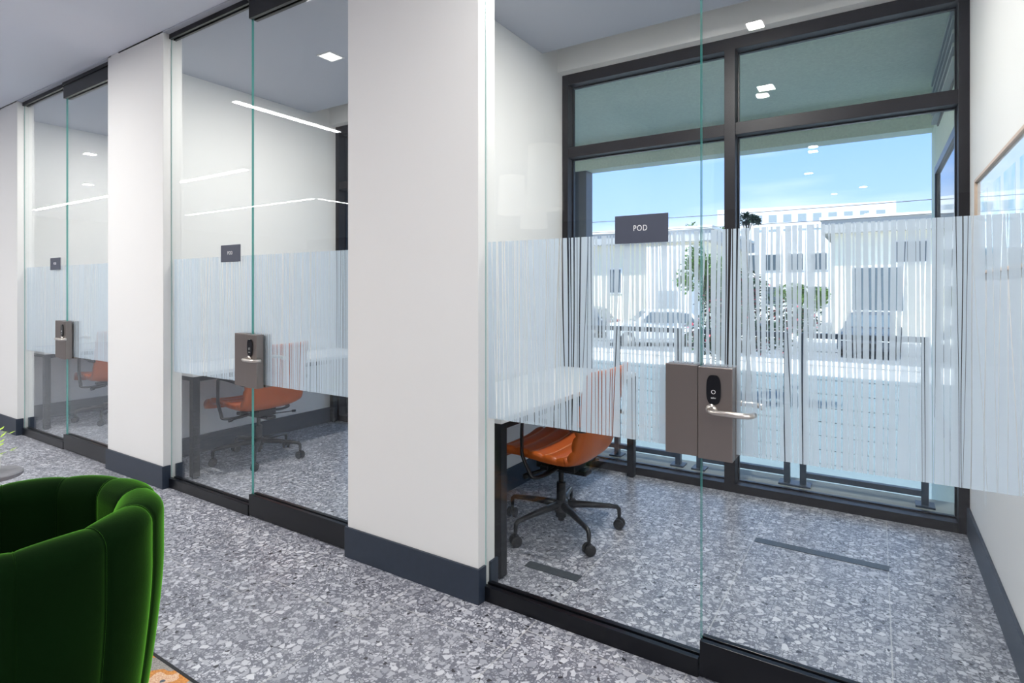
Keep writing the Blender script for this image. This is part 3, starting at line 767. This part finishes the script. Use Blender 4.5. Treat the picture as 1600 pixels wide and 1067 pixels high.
def facade(name, x0, x1, y0, y1, top, col, label, wins=(), band=None, bandh=.45, rz=0):
    cx, cy_ = (x0+x1)/2, y0
    r = empty(name, (cx, cy_, GZ), rz); tag(r, label, 'building')
    m = mat(name+'_wall', col, .9, noise=.04, nscale=.5)
    MB().box(x0-cx, x1-cx, 0, y1-y0, 0, top-GZ).build('wall', m, r)
    if band:
        bm_ = mat(name+'_eaves', band, .8)
        MB().box(x0-cx-.5, x1-cx+.5, -.7, y1-y0+.5, top-GZ-bandh, top-GZ+.05).build('eaves', bm_, r)
        MB().box(x0-cx-.6, x1-cx+.6, -.8, y1-y0+.6, top-GZ+.05, top-GZ+.22).build('roof', PAVE, r)
    for (a, b_, c, d, k) in wins:
        wf = MB().box(a-cx-.08, b_-cx+.08, -.05, 0, c-GZ-.08, d-GZ+.08).build('window' if k != 'door' else 'door', WPLAS, r)
        MB().box(a-cx, b_-cx, -.07, -.05, c-GZ, d-GZ).build('pane' if k != 'door' else 'door_panel', PALEB if k == 'pale' else WINB if k != 'door' else DOORB, wf)
    return r
WINB = mat('bldg_glass', (.10, .13, .16), .15); PALEB = mat('pale_glass', (.40, .46, .48), .3); DOORB = mat('roller_door', (.38, .42, .46), .6)
facade('warehouse', -24, -8.2, 33, 45, 4.7, (.86, .82, .66), 'long cream and grey building across the street, behind the nearest POD sign', wins=[(-13.9, -13.2, 1.2, 2.6, 'w'), (-10.3, -8.7, GZ, 1.2, 'door'), (-18.5, -17, 0, 2.2, 'w'), (-21.5, -20, 0, 2.2, 'w')], band=(.42, .43, .45), bandh=.6)
facade('white_building', -10.6, -8.15, 30.2, 32.25, 3.7, (.9, .9, .9), 'white block in front of the cream building', wins=[(-9.9, -9.0, GZ, 1.3, 'door')])
facade('cream_building', -2.2, 14, 38, 50, 5.3, (.90, .86, .72), 'cream building with grey eaves across the street at right', wins=[(-1.2, 1.2, 0.2, 2.6, 'w'), (.9, 2.3, 2.9, 4.0, 'w'), (4.6, 6.4, GZ, 1.6, 'door'), (7.5, 8.6, 1.4, 2.6, 'w')], band=(.40, .40, .40), bandh=.7)
facade('office_block', -10.5, -2.2, 52, 62, 6.2, (.92, .92, .93), 'white office block in the middle distance', wins=[(-9.6+q*1.7, -8.5+q*1.7, 3.0, 4.3, 'w') for q in range(4)]+[(-9.6+q*1.7, -8.5+q*1.7, .2, 1.6, 'w') for q in range(4)])
facade('apartment_block', -31, 3.5, 138, 150, 19.6, (.93, .93, .94), 'large white apartment block on the skyline', wins=[(-29+q*2.9, -27.4+q*2.9, z, z+1.5, 'pale') for q in range(11) for z in (13.2, 16.4)], rz=R(9))
facade('left_block', -44, -26, 36, 48, 6.5, (.92, .92, .92), 'white building at the far left of the street', wins=[(-32, -30, 2, 4, 'w')])

def car(loc, rz, col, label, kind):
    r = empty('car', loc, rz); tag(r, label, 'car', 'cars parked across the street')
    paint = mat('car_paint', col, .25, coat=.6)
    H_ = 1.68
    side = [(-2.3,.35),(-2.32,.75),(-2.2,.98),(-1.95,1.02),(-1.55,1.55),(-1.2,H_),(.45,H_),(1.05,1.12),(2.0,.98),(2.28,.80),(2.32,.45),(2.28,.30)]
    mb = MB(); W = .92
    def wy(z): return W if z < 1.0 else W-(z-1.0)*.30
    for_idx = []
    A = [mb.pt((x, -wy(z), z)) for x, z in side]; B = [mb.pt((x, wy(z), z)) for x, z in side]
    n = len(side)
    mb.face(A); mb.face(list(reversed(B)))
    for k in range(n): mb.face((A[k], B[k], B[(k+1)%n], A[(k+1)%n]))
    mb.build('body', paint, r, bevel=.05, seg=3)
    g = MB()
    for s in (-1, 1):
        for pts in (((-1.72,1.08),(-1.45,1.50),(-.85,1.58),(-.85,1.08)), ((-.78,1.08),(-.78,1.58),(.35,1.58),(.80,1.10))):
            q = [(x, s*(wy(z)+.008), z) for x, z in pts]; g.poly(q)
    g.poly([(.55,-.66,1.60),(.55,.66,1.60),(1.04,.78,1.15),(1.04,-.78,1.15)]); g.poly([(-1.26,-.66,1.63),(-1.26,.66,1.63),(-1.92,.76,1.10),(-1.92,-.76,1.10)])
    g.build('windows', WINB, r, fix=False)
    for x in (-1.42, 1.42):
        for s in (-1, 1):
            w = MB().tube([(x, s*.74, .34), (x, s*.95, .34)], .34, 24).build('wheel', RUBBER, r, bevel=.02)
            MB().tube([(x, s*.95, .34), (x, s*.965, .34)], .19, 16).build('hubcap', STEEL, w)
    for s in (-1, 1):
        MB().box(2.24, 2.33, s*.62-.18, s*.62+.18, .66, .80).build('headlight', WPLAS, r, bevel=.02)
        MB().box(-2.35, -2.26, s*.68-.12, s*.68+.12, .70, .95).build('tail_light', mat('tail_red', (.5,.02,.02), .3), r, bevel=.02)
    MB().box(2.28, 2.345, -.45, .45, .42, .60).build('grille', BLACK, r, bevel=.01)
car((-8.9, 26.5, GZ), R(-150), (.85, .85, .86), 'white SUV parked across the street, left of the window mullion', 0)
car((-.2, 27.5, GZ), R(-95), (.05, .06, .08), 'dark SUV parked across the street in front of the cream building', 1)
car((-14.5, 29.5, GZ), R(180), (.10, .12, .15), 'dark car parked by the cream building at left', 1)

BARK = mat('bark', (.10, .08, .07), .9, noise=.3, nscale=12)
def tree(loc, trunk_h, crown_c, crown_r, n, leafcol, label, seed, ls=.10, flowers=None, r0=.07):
    t = empty('tree', loc); tag(t, label, 'tree', 'trees across the street')
    rnd = random.Random(seed); cc = Vector(crown_c)
    tk = MB(); tk.tube([(0,0,0), (.04,.02,trunk_h*.5), (0,0,trunk_h)], [r0, r0*.75, r0*.5], 10)
    clumps = []
    for k in range(14):
        d = Vector((rnd.gauss(0,1), rnd.gauss(0,1), rnd.gauss(0,.8))).normalized()*rnd.uniform(.4, .95)
        p = cc+Vector((d.x*crown_r[0], d.y*crown_r[1], d.z*crown_r[2])); clumps.append(p)
        tk.tube([(0,0,trunk_h*.92), tuple((Vector((0,0,trunk_h))+p)/2+Vector((0,0,.05))), tuple(p)], [r0*.4, r0*.25, r0*.08], 6)
    tk.build('trunk', BARK, t, smooth=True)
    lm = mat('leaf', leafcol, .55, noise=.35, nscale=3); mats = [lm]
    if flowers: mats.append(mat('blossom', flowers, .6))
    lf = MB()
    for k in range(n):
        c = rnd.choice(clumps); d = Vector((rnd.gauss(0,1), rnd.gauss(0,1), rnd.gauss(0,1))).normalized()*rnd.uniform(.1, .42)*min(crown_r)
        p = c+d; u = Vector((rnd.gauss(0,1), rnd.gauss(0,1), rnd.gauss(0,.6))).normalized(); w = u.cross(Vector((rnd.random(), rnd.random(), 1))).normalized()*ls*.28
        lf.poly([p, p+u*ls*.4+w, p+u*ls, p+u*ls*.4-w], 1 if flowers and rnd.random() < .10 else 0)
    lf.build('foliage', mats, t, fix=False)
tree((-2.5, 13.9, GZ), 1.2, (0, 0, 1.9), (1.25, 1.25, 1.1), 5200, (.04, .09, .05), 'dark leafy tree with pink blossom in front of the street, right of the mullion', 3, .11, (.55, .08, .12))
tree((-2.75, 15.2, GZ), 4.2, (0, 0, 4.35), (.32, .32, .16), 500, (.03, .06, .04), 'slim tree whose dark top shows above the frosted film', 5, .10, r0=.03)
tree((-6.7, 27.6, GZ), 2.0, (0, 0, 3.4), (1.3, 1.3, 1.5), 2600, (.10, .22, .04), 'bright green tree beside the white block', 7, .2)
tree((-3.6, 36.0, GZ), 1.2, (0, 0, 2.1), (1.6, 1.0, 1.1), 2400, (.12, .22, .04), 'round green tree left of the cream building', 9, .2)
tree((-14.5, 60.0, GZ), 4.0, (0, 0, 7.6), (3.0, 2.5, 2.2), 2600, (.09, .20, .05), 'tall green tree rising behind the cream building roof', 12, .35)
PWR = mat('wire', (.04,.04,.05), .6)
for (z, lab) in ((5.15, 'lower thin overhead power line crossing above the street'), (5.75, 'upper thin overhead power line crossing above the street')):
    pw = MB(); P = []
    for k in range(25):
        s = k/24; P.append((-40+70*s, 30, z+1.1*(2*s-1)**2-.6))
    pw.tube(P, .016, 5)
    tag(pw.build('power_line', PWR), lab, 'power line', 'overhead lines above the street')
